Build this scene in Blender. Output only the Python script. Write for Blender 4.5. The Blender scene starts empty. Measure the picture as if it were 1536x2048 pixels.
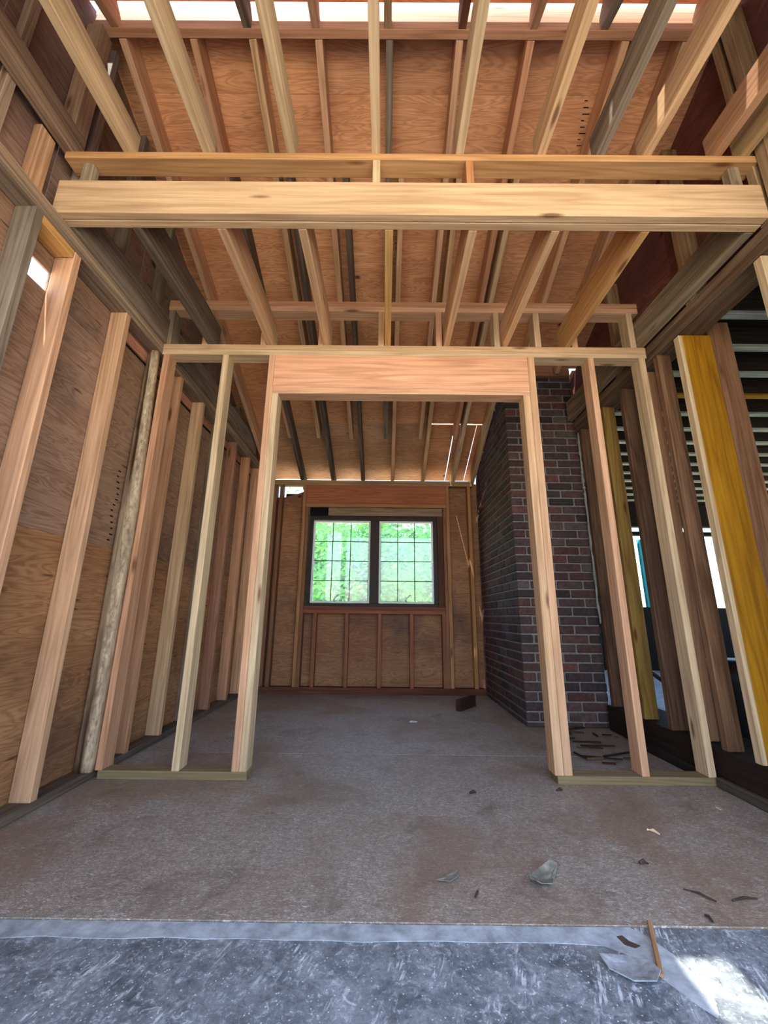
import bpy, math, random
from mathutils import Vector, Matrix, Euler, noise as mnoise

random.seed(7)
S = bpy.context.scene
C = S.collection

# ------------------------------------------------------------------ camera
cam_d = bpy.data.cameras.new('camera')
cam_d.sensor_fit = 'VERTICAL'
cam_d.sensor_height = 32.0
cam_d.lens = 32.0 * 812.47 / 2048.0
cam_d.clip_start = 0.02
cam = bpy.data.objects.new('camera', cam_d)
C.objects.link(cam)
PITCH, YAW, ROLL = 0.2522, 0.0035, 0.0105
cam.matrix_world = (Matrix.Translation((0, -2.2531, 0.7856)) @ Matrix.Rotation(YAW, 4, 'Z')
                    @ Matrix.Rotation(math.pi / 2 + PITCH, 4, 'X') @ Matrix.Rotation(ROLL, 4, 'Z'))
S.camera = cam

# ------------------------------------------------------------------ sky, sun, exposure
W = bpy.data.worlds.new('sky'); S.world = W
W.use_nodes = True
wn = W.node_tree.nodes; wl = W.node_tree.links
wn.clear()
w_out = wn.new('ShaderNodeOutputWorld'); w_bg = wn.new('ShaderNodeBackground')
w_sky = wn.new('ShaderNodeTexSky')
w_sky.sky_type = 'NISHITA'
w_sky.sun_disc = False
w_sky.sun_elevation = math.radians(71)
w_sky.sun_rotation = math.radians(212)
w_sky.air_density = 1.0
w_sky.dust_density = 2.0
w_sky.ozone_density = 1.0
w_bg.inputs['Strength'].default_value = 0.5
wl.new(w_sky.outputs[0], w_bg.inputs[0]); wl.new(w_bg.outputs[0], w_out.inputs[0])

SUN_DIR = Vector((-0.185, -0.27, 1.0)).normalized()      # towards the sun
sun_d = bpy.data.lights.new('sun', 'SUN'); sun_d.energy = 7.0; sun_d.angle = math.radians(0.6)
sun_d.color = (1.0, 0.95, 0.86)
sun = bpy.data.objects.new('sun', sun_d); C.objects.link(sun)
sun.rotation_euler = SUN_DIR.to_track_quat('Z', 'Y').to_euler()
sun.location = (-3, -5, 8)

vs = S.view_settings
vs.view_transform = 'Standard'; vs.look = 'None'; vs.gamma = 1.0; vs.use_curve_mapping = False
vs.exposure = 1.32
S.cycles.max_bounces = 10; S.cycles.diffuse_bounces = 7; S.cycles.transparent_max_bounces = 12
S.cycles.caustics_reflective = False; S.cycles.caustics_refractive = False
S.cycles.sample_clamp_indirect = 6.0

# ------------------------------------------------------------------ colour and material helpers
def lin(h):
    h = h.lstrip('#')
    r = []
    for i in (0, 2, 4):
        c = int(h[i:i + 2], 16) / 255
        r.append(c / 12.92 if c <= 0.04045 else ((c + 0.055) / 1.055) ** 2.4)
    return (r[0], r[1], r[2], 1.0)

def vary(col, amt=0.08, hue=0.03):
    k = 1 + random.uniform(-amt, amt)
    return (col[0] * k * (1 + random.uniform(-hue, hue)), col[1] * k, col[2] * k * (1 + random.uniform(-hue, hue)), 1)

class NT:
    def __init__(s, name):
        s.m = bpy.data.materials.new(name); s.m.use_nodes = True
        s.t = s.m.node_tree; s.n = s.t.nodes; s.l = s.t.links
        s.n.clear()
        s.out = s.n.new('ShaderNodeOutputMaterial')
    def node(s, typ, **kw):
        n = s.n.new(typ)
        for k, v in kw.items(): setattr(n, k, v)
        return n
    def link(s, a, b): s.l.new(a, b)
    def setin(s, sock, v):
        if hasattr(v, 'is_output') or isinstance(v, bpy.types.NodeSocket): s.l.new(v, sock)
        else: sock.default_value = v
    def math(s, op, a, b=0.0, clamp=False):
        n = s.node('ShaderNodeMath', operation=op); n.use_clamp = clamp
        s.setin(n.inputs[0], a); s.setin(n.inputs[1], b); return n.outputs[0]
    def vmath(s, op, a, b):
        n = s.node('ShaderNodeVectorMath', operation=op)
        s.setin(n.inputs[0], a); s.setin(n.inputs[1], b); return n.outputs[0]
    def ramp(s, v, lo, hi, a=0.0, b=1.0):
        n = s.node('ShaderNodeMapRange'); n.clamp = True
        s.setin(n.inputs[0], v)
        n.inputs[1].default_value = lo; n.inputs[2].default_value = hi
        n.inputs[3].default_value = a; n.inputs[4].default_value = b
        return n.outputs[0]
    def noise(s, vec, scale=1.0, detail=4.0, rough=0.55, dist=0.0):
        n = s.node('ShaderNodeTexNoise')
        s.setin(n.inputs['Vector'], vec); n.inputs['Scale'].default_value = scale
        n.inputs['Detail'].default_value = detail; n.inputs['Roughness'].default_value = rough
        n.inputs['Distortion'].default_value = dist
        return n.outputs['Fac']
    def voro(s, vec, scale=1.0, feature='F1'):
        n = s.node('ShaderNodeTexVoronoi', feature=feature)
        s.setin(n.inputs['Vector'], vec); n.inputs['Scale'].default_value = scale
        return n
    def mix(s, fac, a, b, blend='MIX'):
        n = s.node('ShaderNodeMix', data_type='RGBA', blend_type=blend)
        s.setin(n.inputs[0], fac); s.setin(n.inputs[6], a); s.setin(n.inputs[7], b)
        return n.outputs[2]
    def objcoord(s, rand=53.0):
        tc = s.node('ShaderNodeTexCoord'); oi = s.node('ShaderNodeObjectInfo')
        s.oi = oi
        if not rand: return tc.outputs['Object']
        m = s.math('MULTIPLY', oi.outputs['Random'], rand)
        cb = s.node('ShaderNodeCombineXYZ')
        for i in range(3): s.l.new(m, cb.inputs[i])
        return s.vmath('ADD', tc.outputs['Object'], cb.outputs[0])
    def bsdf(s, col, rough=0.7, spec=0.25, bump=None, bstr=0.3, bdist=0.002, metal=0.0):
        b = s.node('ShaderNodeBsdfPrincipled')
        s.setin(b.inputs['Base Color'], col); s.setin(b.inputs['Roughness'], rough)
        b.inputs['Specular IOR Level'].default_value = spec
        b.inputs['Metallic'].default_value = metal
        if bump is not None:
            bn = s.node('ShaderNodeBump'); bn.inputs['Strength'].default_value = bstr
            bn.inputs['Distance'].default_value = bdist
            s.l.new(bump, bn.inputs['Height']); s.l.new(bn.outputs[0], b.inputs['Normal'])
        s.l.new(b.outputs[0], s.out.inputs[0]); return b

def scale3(t, vec, sc):
    return t.vmath('MULTIPLY', vec, sc)

def mat_wood(name, streak=0.28, ring=0.2, knots=0.8, stain=0.25, stain_col='#4a3a2c', rough=0.72):
    t = NT(name); v = t.objcoord()
    base = t.oi.outputs['Color']
    fine = t.noise(scale3(t, v, (2.2, 70, 70)), 1, 5, 0.65)
    slow = t.noise(scale3(t, v, (0.5, 9, 9)), 1, 2, 0.5)
    rings = t.math('PINGPONG', t.math('MULTIPLY', slow, 9.0), 0.5)
    rings = t.ramp(rings, 0.0, 0.32)
    c = t.mix(t.ramp(fine, 0.3, 0.7), base, base)
    hs = t.ramp(fine, 0.28, 0.72, 1 - streak, 1 + streak * 0.45)
    c = t.mix(1.0, base, t.mix(0, (1, 1, 1, 1), (1, 1, 1, 1)), 'MULTIPLY')
    mul = t.math('MULTIPLY', hs, t.ramp(rings, 0, 1, 1 - ring, 1.0))
    cb = t.node('ShaderNodeCombineColor')
    t.link(mul, cb.inputs[0])
    t.link(t.math('POWER', mul, 1.18), cb.inputs[1]); t.link(t.math('POWER', mul, 1.4), cb.inputs[2])
    c = t.mix(1.0, base, cb.outputs[0], 'MULTIPLY')
    st = t.noise(scale3(t, v, (1.3, 4, 4)), 1, 3, 0.6)
    c = t.mix(t.ramp(st, 0.52, 0.8, 0, stain), c, lin(stain_col))
    kv = t.voro(scale3(t, v, (2.4, 11, 11)), 1.0)
    sep = t.node('ShaderNodeSeparateColor'); t.link(kv.outputs['Color'], sep.inputs[0])
    kmask = t.math('MULTIPLY', t.ramp(kv.outputs['Distance'], 0.07, 0.16, 1, 0), t.math('GREATER_THAN', sep.outputs[0], 0.55))
    c = t.mix(t.math('MULTIPLY', kmask, knots), c, lin('#5a3018'))
    t.bsdf(c, rough, 0.2, fine, 0.35, 0.0015)
    return t.m

def mat_rough(name):
    """weathered, bark-edged lumber"""
    t = NT(name); v = t.objcoord(0); base = t.oi.outputs['Color']
    fine = t.noise(scale3(t, v, (45, 45, 4.5)), 1, 6, 0.7, 0.5)
    big = t.noise(scale3(t, v, (16, 12, 3.2)), 1, 5, 0.6, 1.0)
    pit = t.noise(scale3(t, v, (60, 60, 30)), 1, 3, 0.6)
    c = t.mix(t.ramp(fine, 0.3, 0.62), lin('#7a6652'), base)
    c = t.mix(t.ramp(big, 0.52, 0.66, 0, .6), c, lin('#6b5849'))
    sx_ = t.node('ShaderNodeSeparateXYZ'); t.link(v, sx_.inputs[0])
    band = t.math('MULTIPLY', t.ramp(sx_.outputs[0], 0.0, 0.02), t.ramp(sx_.outputs[0], 0.065, 0.045))
    c = t.mix(t.math('MULTIPLY', band, t.ramp(pit, 0.52, 0.66, 0, .55)), c, lin('#5d4a3a'))
    c = t.mix(t.math('MULTIPLY', band, t.ramp(pit, 0.44, 0.32, 0, .5)), c, lin('#d3c3a4'))
    t.bsdf(c, 0.85, 0.15, t.math('ADD', fine, big), 0.6, 0.004)
    return t.m

def mat_ply(name, knots=0.9, stain=0.35, contrast=0.35, staincol='#33262a', dashes=0.4):
    t = NT(name); v = t.objcoord(); base = t.oi.outputs['Color']
    warp = t.noise(scale3(t, v, (1.6, 3.2, 3.2)), 1, 3, 0.55)
    sw = t.noise(scale3(t, v, (1.3, 11, 11)), 1, 3, 0.5, 1.1)
    rings = t.math('PINGPONG', t.math('MULTIPLY', sw, 13.0), 0.5)
    rings = t.ramp(rings, 0.02, 0.36)
    fine = t.noise(scale3(t, v, (4, 80, 80)), 1, 4, 0.6)
    mul = t.math('MULTIPLY', t.ramp(rings, 0, 1, 1 - contrast, 1.06), t.ramp(fine, 0.3, 0.7, 0.86, 1.08))
    mul = t.math('MULTIPLY', mul, t.ramp(warp, 0.3, 0.7, 0.8, 1.15))
    cb = t.node('ShaderNodeCombineColor')
    t.link(mul, cb.inputs[0]); t.link(t.math('POWER', mul, 1.3), cb.inputs[1]); t.link(t.math('POWER', mul, 1.5), cb.inputs[2])
    c = t.mix(1.0, base, cb.outputs[0], 'MULTIPLY')
    st = t.noise(v, 1.4, 4, 0.6)
    c = t.mix(t.ramp(st, 0.5, 0.75, 0, stain), c, lin(staincol))
    kv = t.voro(scale3(t, v, (2.6, 4.2, 4.2)), 1.0)
    sep = t.node('ShaderNodeSeparateColor'); t.link(kv.outputs['Color'], sep.inputs[0])
    km = t.math('MULTIPLY', t.ramp(kv.outputs['Distance'], 0.05, 0.1, 1, 0), t.math('GREATER_THAN', sep.outputs[1], 0.45))
    c = t.mix(t.math('MULTIPLY', km, knots), c, lin('#2c1510'))
    dv = t.voro(scale3(t, v, (4.5, 26, 26)), 1.0)
    sd = t.node('ShaderNodeSeparateColor'); t.link(dv.outputs['Color'], sd.inputs[0])
    dm = t.math('MULTIPLY', t.ramp(dv.outputs['Distance'], 0.08, 0.2, 1, 0), t.math('GREATER_THAN', sd.outputs[0], 0.8))
    c = t.mix(t.math('MULTIPLY', dm, dashes), c, lin('#2c1a14'))
    t.bsdf(c, 0.7, 0.25, fine, 0.25, 0.001)
    return t.m

def mat_flat(name, col, rough=0.7, spec=0.25, amt=0.15, scale=18, metal=0.0, bump=0.2):
    t = NT(name); v = t.objcoord(11)
    n = t.noise(v, scale, 4, 0.6)
    c0 = lin(col)
    dark = tuple(x * (1 - amt) for x in c0[:3]) + (1,)
    lite = tuple(min(1, x * (1 + amt)) for x in c0[:3]) + (1,)
    t.bsdf(t.mix(t.ramp(n, 0.3, 0.7), dark, lite), rough, spec, n, bump, 0.002, metal)
    return t.m

def mat_tint(name, rough=0.75, amt=0.3, scale=30, bump=0.5):
    """object-colour material with mottling (bricks, chips, leaves)"""
    t = NT(name); v = t.objcoord(); base = t.oi.outputs['Color']
    n = t.noise(v, scale, 5, 0.65); n2 = t.noise(v, scale * 0.25, 3, 0.6)
    m = t.math('MULTIPLY', t.ramp(n, 0.25, 0.75, 1 - amt, 1 + amt), t.ramp(n2, 0.3, 0.7, 0.8, 1.2))
    cb = t.node('ShaderNodeCombineColor')
    for i in range(3): t.link(m, cb.inputs[i])
    t.bsdf(t.mix(1.0, base, cb.outputs[0], 'MULTIPLY'), rough, 0.3, n, bump, 0.003)
    return t.m

def mat_osb():
    t = NT('dusty_subfloor'); v = t.objcoord(0)
    a = t.voro(scale3(t, v, (90, 44, 40)), 1.0); b = t.voro(scale3(t, v, (40, 100, 40)), 1.0)
    sa = t.node('ShaderNodeSeparateColor'); t.link(a.outputs['Color'], sa.inputs[0])
    sb = t.node('ShaderNodeSeparateColor'); t.link(b.outputs['Color'], sb.inputs[0])
    fl = t.math('MULTIPLY', t.math('ADD', sa.outputs[0], sb.outputs[1]), 0.5)
    grit = t.noise(v, 210, 4, 0.75); mid = t.noise(v, 75, 5, 0.75, 0.6)
    fib = t.noise(scale3(t, v, (60, 170, 60)), 1, 4, 0.7, 1.5)
    big = t.noise(v, 1.7, 5, 0.62, 0.4); mud = t.noise(v, 4.5, 5, 0.65, 0.6)
    c = t.mix(t.ramp(fl, 0.1, 0.9), lin('#82766a'), lin('#9a8e80'))
    c = t.mix(t.ramp(mid, 0.45, 0.6, 0, 0.55), c, lin('#6a6057'))
    c = t.mix(t.ramp(fib, 0.53, 0.62, 0, 0.75), c, lin('#cfcac2'))
    c = t.mix(t.ramp(grit, 0.43, 0.33, 0, 0.65), c, lin('#4b443e'))
    c = t.mix(t.ramp(big, 0.46, 0.62, 0, 0.6), c, lin('#7c6147'))
    c = t.mix(t.ramp(mud, 0.54, 0.70, 0, 0.5), c, lin('#5a493a'))
    t.bsdf(c, 0.5, 0.5, t.math('ADD', mid, fib), 0.5, 0.003)
    return t.m

def mat_slab():
    t = NT('scraped_grey_floor'); v = t.objcoord(0)
    rot = t.node('ShaderNodeMapping'); t.link(v, rot.inputs[0]); rot.inputs['Rotation'].default_value = (0, 0, 0.35)
    rv = rot.outputs[0]
    big = t.noise(v, 7, 6, 0.7, 0.8); grit = t.noise(v, 55, 6, 0.8, .4); sp = t.voro(v, 70); fleck = t.noise(v, 26, 5, 0.75, 1.2)
    scr = t.noise(scale3(t, rv, (130, 16, 10)), 1, 3, 0.6); scm = t.noise(scale3(t, rv, (12, 9, 5)), 1, 3, 0.6)
    c = t.mix(t.ramp(big, 0.35, 0.65), lin('#4e555c'), lin('#868d93'))
    c = t.mix(t.ramp(grit, 0.53, 0.64, 0, 0.75), c, lin('#b3bac0'))
    c = t.mix(t.ramp(grit, 0.46, 0.36, 0, 0.7), c, lin('#3d4248'))
    c = t.mix(t.ramp(fleck, 0.6, 0.68, 0, 0.8), c, lin('#c6ced3'))
    sm = t.math('MULTIPLY', t.ramp(scr, 0.52, 0.6), t.ramp(scm, 0.54, 0.64))
    c = t.mix(t.math('MULTIPLY', sm, 0.65), c, lin('#d5dde2'))
    c = t.mix(t.ramp(sp.outputs['Distance'], 0.06, 0.16, 0.8, 0), c, lin('#e2e8ea'))
    t.bsdf(c, 0.5, 0.45, t.math('ADD', big, grit), 0.5, 0.003)
    return t.m

def mat_glass():
    t = NT('window_glass')
    tr = t.node('ShaderNodeBsdfTransparent'); tr.inputs[0].default_value = (0.93, 0.97, 0.97, 1)
    gl = t.node('ShaderNodeBsdfGlossy'); gl.inputs['Roughness'].default_value = 0.03
    df = t.node('ShaderNodeBsdfTranslucent'); df.inputs[0].default_value = (0.85, 0.95, 0.95, 1)
    v = t.objcoord(5); haze = t.noise(v, 9, 4, 0.6)  # uneven pale haze put into the panes as a translucent share
    m1 = t.node('ShaderNodeMixShader'); t.link(t.ramp(haze, 0.3, 0.8, 0.03, 0.09), m1.inputs[0])
    t.link(tr.outputs[0], m1.inputs[1]); t.link(df.outputs[0], m1.inputs[2])
    m2 = t.node('ShaderNodeMixShader'); m2.inputs[0].default_value = 0.05
    t.link(m1.outputs[0], m2.inputs[1]); t.link(gl.outputs[0], m2.inputs[2])
    t.link(m2.outputs[0], t.out.inputs[0])
    return t.m

def mat_leaf():
    t = NT('tree_leaf')
    g = t.node('ShaderNodeNewGeometry'); tc = t.node('ShaderNodeTexCoord')
    n = t.noise(tc.outputs['Object'], 2.2, 3, 0.6)
    c = t.mix(t.ramp(n, 0.3, 0.7), lin('#2f7a22'), lin('#78b83e'))
    c = t.mix(t.ramp(g.outputs['Random Per Island'], 0, 1, 0, 0.4), c, lin('#6fb890'))
    d = t.node('ShaderNodeBsdfDiffuse'); tl = t.node('ShaderNodeBsdfTranslucent')
    t.link(c, d.inputs[0]); t.link(c, tl.inputs[0])
    m = t.node('ShaderNodeMixShader'); m.inputs[0].default_value = 0.45
    t.link(d.outputs[0], m.inputs[1]); t.link(tl.outputs[0], m.inputs[2]); t.link(m.outputs[0], t.out.inputs[0])
    return t.m

M = dict(
    fir=mat_wood('fir_lumber'),
    old=mat_wood('weathered_lumber', streak=0.42, ring=0.3, knots=0.6, stain=0.6, stain_col='#3b332e'),
    dark=mat_wood('dark_old_lumber', streak=0.5, ring=0.3, knots=0.4, stain=0.7, stain_col='#1c120e', rough=0.8),
    paint=mat_wood('yellow_stained_board', streak=0.3, ring=0.3, knots=0.9, stain=0.3, stain_col='#6b4408', rough=0.6),
    bark=mat_rough('bark_edged_lumber'),
    ply=mat_ply('roof_plywood', contrast=0.2, stain=0.22),
    plyw=mat_ply('wall_plywood', stain=0.75, contrast=0.24, staincol='#372b2c', dashes=0.75),
    brick=mat_tint('fired_brick', 0.8, 0.35, 34, 0.6),
    mortar=mat_flat('grey_mortar', '#77746f', 0.9, 0.15, 0.3, 40, bump=0.6),
    osb=mat_osb(), slab=mat_slab(),
    strip=mat_flat('grey_filler', '#9ba3a8', 0.55, 0.4, 0.4, 22, bump=0.6),
    black=mat_flat('black_felt', '#0b0c10', 0.85, 0.2, 0.3, 20),
    wframe=mat_flat('dark_window_frame', '#2a1d18', 0.6, 0.3, 0.35, 25),
    white=mat_flat('white_sash_edge', '#d9dcda', 0.5, 0.4, 0.08, 25),
    metal=mat_flat('pale_metal', '#b9b6ae', 0.35, 0.5, 0.1, 30, metal=0.6),
    glass=mat_glass(), leaf=mat_leaf(),
    tint=mat_tint('debris', 0.85, 0.35, 40, 0.5),
    grass=mat_flat('grass_ground', '#8f9a68', 0.95, 0.1, 0.3, 3, bump=0.5),
    earth=mat_flat('pale_ground', '#d6ccb6', 0.95, 0.1, 0.2, 2, bump=0.4),
    bark2=mat_flat('tree_bark', '#4a3c30', 0.9, 0.1, 0.35, 12, bump=0.8),
    smear=mat_flat('pale_mortar_smear', '#b9c0bf', 0.7, 0.3, 0.25, 60, bump=0.8),
    bin=mat_flat('dark_plastic', '#23262b', 0.5, 0.4, 0.15, 8),
    turq=mat_flat('turquoise_plastic', '#3fc4cf', 0.5, 0.4, 0.1, 6),
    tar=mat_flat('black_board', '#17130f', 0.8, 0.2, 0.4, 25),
)

# wood tones
FIR = lin('#cba67e'); FIRP = lin('#d0a27e'); FIRY = lin('#cbb08a'); PINK = lin('#c2906e'); HDR = lin('#d6a27e')
GREY = lin('#8c7d6c'); GREYD = lin('#695c50'); RED = lin('#a0735a'); BRN = lin('#865c43'); BRND = lin('#553a2e')
OLIVE = lin('#98793f'); YEL = lin('#ad7614'); TREAT = lin('#857555'); PLYR = lin('#cc9268'); PLYO = lin('#d5986a')
PLYW = lin('#ba8d68'); PLYB = lin('#936747'); PLYRED = lin('#84534a')

# ------------------------------------------------------------------ mesh helpers
_cache = {}
def cbox_mesh(L, Wd, H, b=0.002, sh0=0.0, sh1=0.0):
    """chamfered box, centred, length along X; sh0/sh1 shear the ends (dx per dz) for plumb cuts"""
    b = min(b, L * 0.2, Wd * 0.2, H * 0.2)
    key = (round(L, 4), round(Wd, 4), round(H, 4), round(b, 4), round(sh0, 3), round(sh1, 3))
    if key in _cache: return _cache[key]
    V = []; idx = {}
    h = (L / 2, Wd / 2, H / 2)
    for sx in (-1, 1):
        for sy in (-1, 1):
            for sz in (-1, 1):
                for ax in range(3):
                    p = [sx * (h[0] - b), sy * (h[1] - b), sz * (h[2] - b)]
                    p[ax] = (sx, sy, sz)[ax] * h[ax]
                    p[0] += (sh0 if sx < 0 else sh1) * p[2]
                    idx[(sx, sy, sz, ax)] = len(V); V.append(p)
    F = []
    def face(lst):
        F.append(lst)
    for ax in range(3):
        o = [a for a in range(3) if a != ax]
        for s in (-1, 1):
            q = []
            for (u, w) in ((-1, -1), (1, -1), (1, 1), (-1, 1)):
                sg = [0, 0, 0]; sg[ax] = s; sg[o[0]] = u; sg[o[1]] = w
                q.append(idx[(*sg, ax)])
            if (s > 0) == (ax == 1): q.reverse()
            F.append(q)
    for ax in range(3):   # edges along ax
        o = [a for a in range(3) if a != ax]
        for u in (-1, 1):
            for w in (-1, 1):
                a = [0, 0, 0]; a[o[0]] = u; a[o[1]] = w
                a[ax] = -1; p0 = tuple(a); a[ax] = 1; p1 = tuple(a)
                q = [idx[(*p0, o[0])], idx[(*p1, o[0])], idx[(*p1, o[1])], idx[(*p0, o[1])]]
                F.append(q)
    for sx in (-1, 1):
        for sy in (-1, 1):
            for sz in (-1, 1):
                F.append([idx[(sx, sy, sz, 0)], idx[(sx, sy, sz, 1)], idx[(sx, sy, sz, 2)]])
    me = bpy.data.meshes.new('board_mesh'); me.from_pydata(V, [], F)
    # outward normals
    import bmesh
    bm = bmesh.new(); bm.from_mesh(me); bmesh.ops.recalc_face_normals(bm, faces=bm.faces); bm.to_mesh(me); bm.free()
    _cache[key] = me
    return me

def wloc(o):
    return o.matrix_world.translation if o.parent is None else None

_pos = {}
def link(o, parent, mw):
    C.objects.link(o)
    if parent is not None:
        o.parent = parent
        o.matrix_local = _pos[parent.name].inverted() @ mw
    else:
        o.matrix_world = mw
    _pos[o.name] = mw.copy()
    return o

def tag(o, label=None, cat=None, group=None, kind=None):
    if label: o['label'] = label
    if cat: o['category'] = cat
    if group: o['group'] = group
    if kind: o['kind'] = kind
    return o

def empty(name, loc, **kw):
    o = bpy.data.objects.new(name, None); o.empty_display_size = 0.1
    link(o, None, Matrix.Translation(loc)); return tag(o, **kw)

def meshobj(name, me, mat, parent, mw, col=(1, 1, 1, 1), **kw):
    if not me.materials:
        me.materials.append(None)
    o = bpy.data.objects.new(name, me)
    o.material_slots[0].link = 'OBJECT'; o.material_slots[0].material = mat
    o.color = col
    link(o, parent, mw); return tag(o, **kw)

def box(name, x, y, z, mat, parent=None, col=(1, 1, 1, 1), b=0.002, jit=0.06, **kw):
    """axis-aligned board; local X follows its longest side so the grain does too"""
    d = [x[1] - x[0], y[1] - y[0], z[1] - z[0]]
    c = Vector(((x[0] + x[1]) / 2, (y[0] + y[1]) / 2, (z[0] + z[1]) / 2))
    la = d.index(max(d))
    if la == 0: R = Matrix.Identity(4); dims = (d[0], d[1], d[2])
    elif la == 1: R = Matrix.Rotation(math.pi / 2, 4, 'Z'); dims = (d[1], d[0], d[2])
    else: R = Matrix.Rotation(-math.pi / 2, 4, 'Y'); dims = (d[2], d[1], d[0])
    return meshobj(name, cbox_mesh(*dims, b), mat, parent, Matrix.Translation(c) @ R, vary(col, jit), **kw)

def panel(name, x, y, z, mat, parent=None, col=(1, 1, 1, 1), grain='Y', jit=0.1, **kw):
    """flat sheet with its grain along the given axis"""
    d = {'X': x[1] - x[0], 'Y': y[1] - y[0], 'Z': z[1] - z[0]}
    c = Vector(((x[0] + x[1]) / 2, (y[0] + y[1]) / 2, (z[0] + z[1]) / 2))
    if grain == 'X': R = Matrix.Identity(4); dims = (d['X'], d['Y'], d['Z'])
    elif grain == 'Y': R = Matrix.Rotation(math.pi / 2, 4, 'Z'); dims = (d['Y'], d['X'], d['Z'])
    else: R = Matrix.Rotation(-math.pi / 2, 4, 'Y'); dims = (d['Z'], d['Y'], d['X'])
    return meshobj(name, cbox_mesh(*dims, 0.001), mat, parent, Matrix.Translation(c) @ R, vary(col, jit), **kw)

def beam(name, p0, p1, wd, h, mat, parent=None, col=(1, 1, 1, 1), up=(0, 0, 1), b=0.002, sh0=0, sh1=0, jit=0.07, **kw):
    """board from p0 to p1 (centre line), wd sideways, h along up"""
    p0 = Vector(p0); p1 = Vector(p1); X = (p1 - p0); L = X.length; X.normalize()
    Z = Vector(up); Z = (Z - X * Z.dot(X)).normalized(); Y = Z.cross(X)
    R = Matrix((X, Y, Z)).transposed().to_4x4()
    return meshobj(name, cbox_mesh(L, wd, h, b, sh0, sh1), mat, parent, Matrix.Translation((p0 + p1) / 2) @ R, vary(col, jit), **kw)

def rawmesh(name, V, F, mat, parent=None, loc=(0, 0, 0), col=(1, 1, 1, 1), smooth=False, **kw):
    me = bpy.data.meshes.new(name + '_mesh')
    L = Vector(loc)
    me.from_pydata([tuple(Vector(v) - L) for v in V], [], F); me.update()
    if smooth:
        for p in me.polygons: p.use_smooth = True
    return meshobj(name, me, mat, parent, Matrix.Translation(L), col, **kw)

def prism(name, pts, z0, th, mat, parent=None, col=(1, 1, 1, 1), bend=None, **kw):
    """flat irregular piece: outline pts extruded by th, optional bend(x,y)->dz"""
    n = len(pts); f = bend or (lambda x, y: 0)
    cx = sum(p[0] for p in pts) / n; cy = sum(p[1] for p in pts) / n
    ring = [(cx + (p[0] - cx) * k, cy + (p[1] - cy) * k) for k in (1.0, 0.55) for p in pts] + [(cx, cy)]
    V = [(x, y, z0 + f(x, y)) for x, y in ring] + [(x, y, z0 + th + f(x, y)) for x, y in ring]
    m = 2 * n + 1; F = []
    for i in range(n):
        j = (i + 1) % n
        F += [[m + i, m + j, m + n + j, m + n + i], [m + n + i, m + n + j, m + 2 * n]]
        F += [[j, i, n + i, n + j], [n + j, n + i, 2 * n]]
        F.append([i, j, m + j, m + i])
    return rawmesh(name, V, F, mat, parent, (cx, cy, z0), col, **kw)

def tube(V, F, pts, rads, n=7):
    b0 = len(V)
    for i, p in enumerate(pts):
        p = Vector(p)
        d = (Vector(pts[min(i + 1, len(pts) - 1)]) - Vector(pts[max(i - 1, 0)])).normalized()
        a = d.orthogonal().normalized(); c = d.cross(a)
        for k in range(n):
            t = 2 * math.pi * k / n
            V.append(tuple(p + (a * math.cos(t) + c * math.sin(t)) * rads[i]))
    for i in range(len(pts) - 1):
        for k in range(n):
            F.append([b0 + i * n + k, b0 + i * n + (k + 1) % n, b0 + (i + 1) * n + (k + 1) % n, b0 + (i + 1) * n + k])
    F.append([b0 + k for k in range(n)][::-1]); F.append([b0 + (len(pts) - 1) * n + k for k in range(n)])

# ------------------------------------------------------------------ roof geometry
SL = 0.4163                     # far slope (falls towards the window wall)
CS = math.cos(math.atan(SL)); OFF = 0.14 / CS
def zb(y): return 2.343 + (2.30 - y) * SL          # underside of far rafters
RY0, RY1 = -0.878, -0.840       # ridge board
def zn(y): return 3.655 - (RY0 - y) * SL           # underside of near rafters

# ================================================================== FLOOR
floor = empty('floor', (0, 0, 0), kind='structure', label='dusty oriented-strand subfloor with a grey strip and scraped slab in front')
panel('subfloor_panel', (-1.60, 1.80), (-0.937, 0.42), (-0.02, 0.0), M['osb'], floor, grain='X')
panel('subfloor_panel', (-1.60, 1.80), (0.423, 2.45), (-0.02, 0.0), M['osb'], floor, grain='X')
slab = panel('scraped_slab', (-2.4, 2.6), (-4.2, -0.94), (-0.06, -0.003), M['slab'], floor, grain='X')
# filler strip with a ragged end that bends towards the camera
random.seed(3)
V = []; F = []
def quadstrip(top, bot, z0, z1):
    b0 = len(V); n = len(top)
    for z in (z0, z1):
        V.extend([(x, y, z) for x, y in top]); V.extend([(x, y, z) for x, y in bot])
    T0, B0, T1, B1 = b0, b0 + n, b0 + 2 * n, b0 + 3 * n
    for i in range(n - 1):
        F.append([B1 + i, B1 + i + 1, T1 + i + 1, T1 + i]); F.append([T0 + i, T0 + i + 1, B0 + i + 1, B0 + i])
        F.append([B0 + i, B0 + i + 1, B1 + i + 1, B1 + i]); F.append([T0 + i + 1, T0 + i, T1 + i, T1 + i + 1])
    F.append([T0, B0, B1, T1]); F.append([B0 + n - 1, T0 + n - 1, T1 + n - 1, B1 + n - 1])
tp = [(-1.55 + .1 * i, -0.942) for i in range(22)] + [(0.60, -0.941), (0.655, -0.941), (0.685, -0.975), (0.71, -1.03), (0.72, -1.09), (0.715, -1.15), (0.70, -1.18)]
bt = [(-1.55 + .1 * i, -0.999 + random.uniform(-.005, .005)) for i in range(22)] + [(0.555, -1.003), (0.59, -1.025), (0.61, -1.05), (0.63, -1.08), (0.65, -1.12), (0.67, -1.16), (0.69, -1.19)]
quadstrip(tp, bt, -0.004, -0.0015)
rawmesh('filler_strip', V, F, M['strip'], floor, (-0.4, -0.97, -0.006))

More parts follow.
